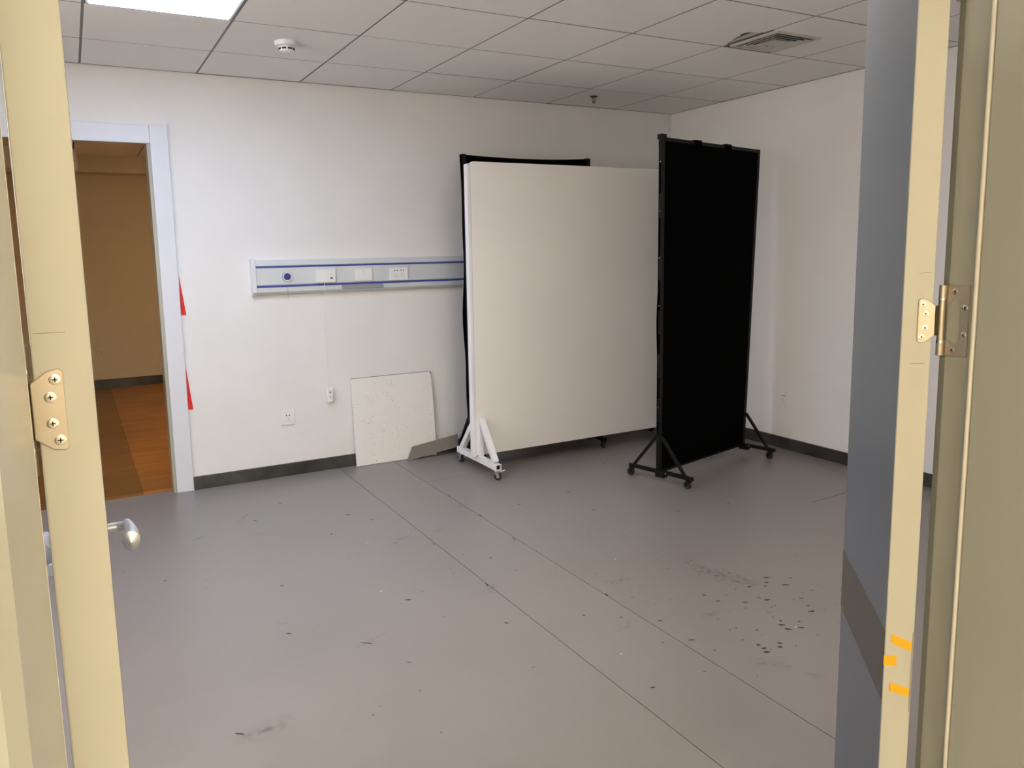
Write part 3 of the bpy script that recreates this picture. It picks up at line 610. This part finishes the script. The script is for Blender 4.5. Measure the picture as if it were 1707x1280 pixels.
def tape(a0, a1, z0, z1, dz, nm='orange_tape'):
    P4 = [(a0, z0), (a1, z0+dz), (a1, z1+dz), (a0, z1)]
    T = Matrix(((p.x, 0, en.x, N1.x), (p.y, 0, en.y, N1.y), (0, 1, 0, 0), (0, 0, 0, 1)))
    obj(nm, mb(prism, P4, .0003, .0012, 'z', T), 'orange' if nm != 'mark' else 'pencil', t)
tape(.011, .0455, .675, .693, -.013); tape(-.0008, .0215, .630, .649, 0); tape(.012, .0455, .578, .595, -.008)
tape(.0470, .0480, .54, .70, 0, 'mark'); tape(.024, .044, 1.369, 1.3697, .001, 'mark'); tape(.018, .040, 1.208, 1.2087, .001, 'mark')
K = (-2.9645, -4.1565)
for zc in (1.2855, 1.885, .25):
    hinge(zc, K, N2, (-p.x, -p.y), (en.x, en.y), -2.955, -1, t, fr)

# ---- large left leaf, opened 90 degrees
t = sempty('door_2', 'wide left door leaf seen edge-on, cream edge with a steel hinge plate', 'door', (-4.345, -4.15, 0))
xa, xb, ya, yb = -4.3475, -4.2975, -4.156, -3.166
obj('leaf_core', mb(bx, xa+.0004, xb-.0004, ya, yb, .008, 2.082), 'cream', t, bevel=.0015)
obj('face_panel', mb(bx, xa, xa+.0012, ya+.004, yb, .010, 2.080), 'doorblue', t, label='blue-grey laminate face'); obj('face_panel', mb(bx, xb-.0012, xb, ya+.004, yb, .010, 2.080), 'doorblue', t, label='blue-grey laminate face')
obj('kick_rail', mb(bx, xa-.0012, xa, ya+.004, yb, .557, .698), 'band', t, label='brown-grey horizontal band')
for zc in (1.282, 1.885, .25):
    hinge(zc, (-4.3555, -4.1502), (xa, ya), (1, 0), (0, -1), 2*cxm+2.955, 1, t, fr)
obj('mark', mb(bx, -4.344, -4.318, ya-.0004, ya-.0001, 1.3545, 1.3551), 'pencil', t)
# lever handle, lock
yh = -3.235
for s, xf in ((1, xb), (-1, xa)):
    z = .868
    hd = obj('lever_handle', mb(tube, (xf, yh, z), (xf+s*.008, yh, z), .026, 28), 'satin', t, smooth=True, bevel=.001, label='satin steel lever handle on a round rose')
    bm = new(); path(bm, [Vector((xf+s*.006, yh, z)), Vector((xf+s*.030, yh, z+.001)), Vector((xf+s*.046, yh-.006, z+.002))], .0095, 16)
    obj('neck', bm, 'satin', hd, smooth=True)
    # lever: teardrop blade swelling towards its tip, pointing back to the hinge
    bm = new(); N = 18; rings = []
    for i in range(14):
        u = i/13; c_ = Vector((xf+s*(.048+.004*math.sin(u*3.1)), yh-.004-.122*u, z+.006-.002*u*u))
        r_ = (.0085+.0095*u)*(1 if u < .9 else math.sqrt(max(0, 1-((u-.9)/.1)**2))+.001)
        rings.append([bm.verts.new((c_.x+.95*r_*math.cos(2*math.pi*k/N), c_.y, c_.z+1.2*r_*math.sin(2*math.pi*k/N))) for k in range(N)])
    fs = [bm.faces.new(rings[0]), bm.faces.new(rings[-1])]
    for A, B in zip(rings, rings[1:]):
        for k in range(N): fs.append(bm.faces.new((A[k], B[k], B[(k+1) % N], A[(k+1) % N])))
    bmesh.ops.recalc_face_normals(bm, faces=fs); obj('lever', bm, 'satin', hd, smooth=True)
    lk = obj('lock_rose', mb(tube, (xf, yh, .802), (xf+s*.008, yh, .802), .026, 28), 'satin', t, smooth=True, bevel=.001)
    if s < 0: obj('cylinder', mb(tube, (xf, yh, .802), (xf+s*.032, yh, .802), .0105, 16), 'satin', lk, smooth=True)
    if s < 0: obj('thumb_turn', mb(bx, xf-.052, xf-.030, yh-.003, yh+.003, .790, .814), 'satin', lk, bevel=.001)

# ------------------------------------------------------------------ corridor behind the camera
struct('wall_corridor', mb(bx, -8, 2, -8.6, -8.5, 0, 2.7), 'corridor', 'corridor wall behind the viewpoint', 'wall')
struct('wall_corridor_left', mb(bx, -8, -7.9, -8.5, YC, 0, 2.7), 'corridor', 'left end of the corridor', 'wall')
struct('wall_corridor_right', mb(bx, 1.5, 1.6, -8.5, YC, 0, 2.7), 'corridor', 'right end of the corridor', 'wall')
struct('ceiling_corridor', mb(bx, -8, 2, -8.6, YC, 2.6, 2.7), 'corridor', 'ceiling of the corridor', 'ceiling')
struct('floor_corridor', mb(bx, -8, 2, -8.6, -4.6, -.065, -.061), 'corridor', 'floor under the corridor', 'floor')
for x, y in ((-4.32, -8.0), (-1.9, -7.6)):  # second lamp is added to light the left jamb
    o = thing('corridor_lamp', 'warm corridor ceiling lamp %s the viewpoint' % ('straight behind' if x < -3 else 'added far to the right behind'), 'light', (x, y, 2.6))
    w_ = .30 if x < -3 else .22
    loc_obj('housing', mb(bx, -w_-.02, w_+.02, -w_-.02, w_+.02, -.02, 0), 'white', o); loc_obj('diffuser', mb(bx, -w_, w_, -w_, w_, -.024, -.0201), 'warm', o)
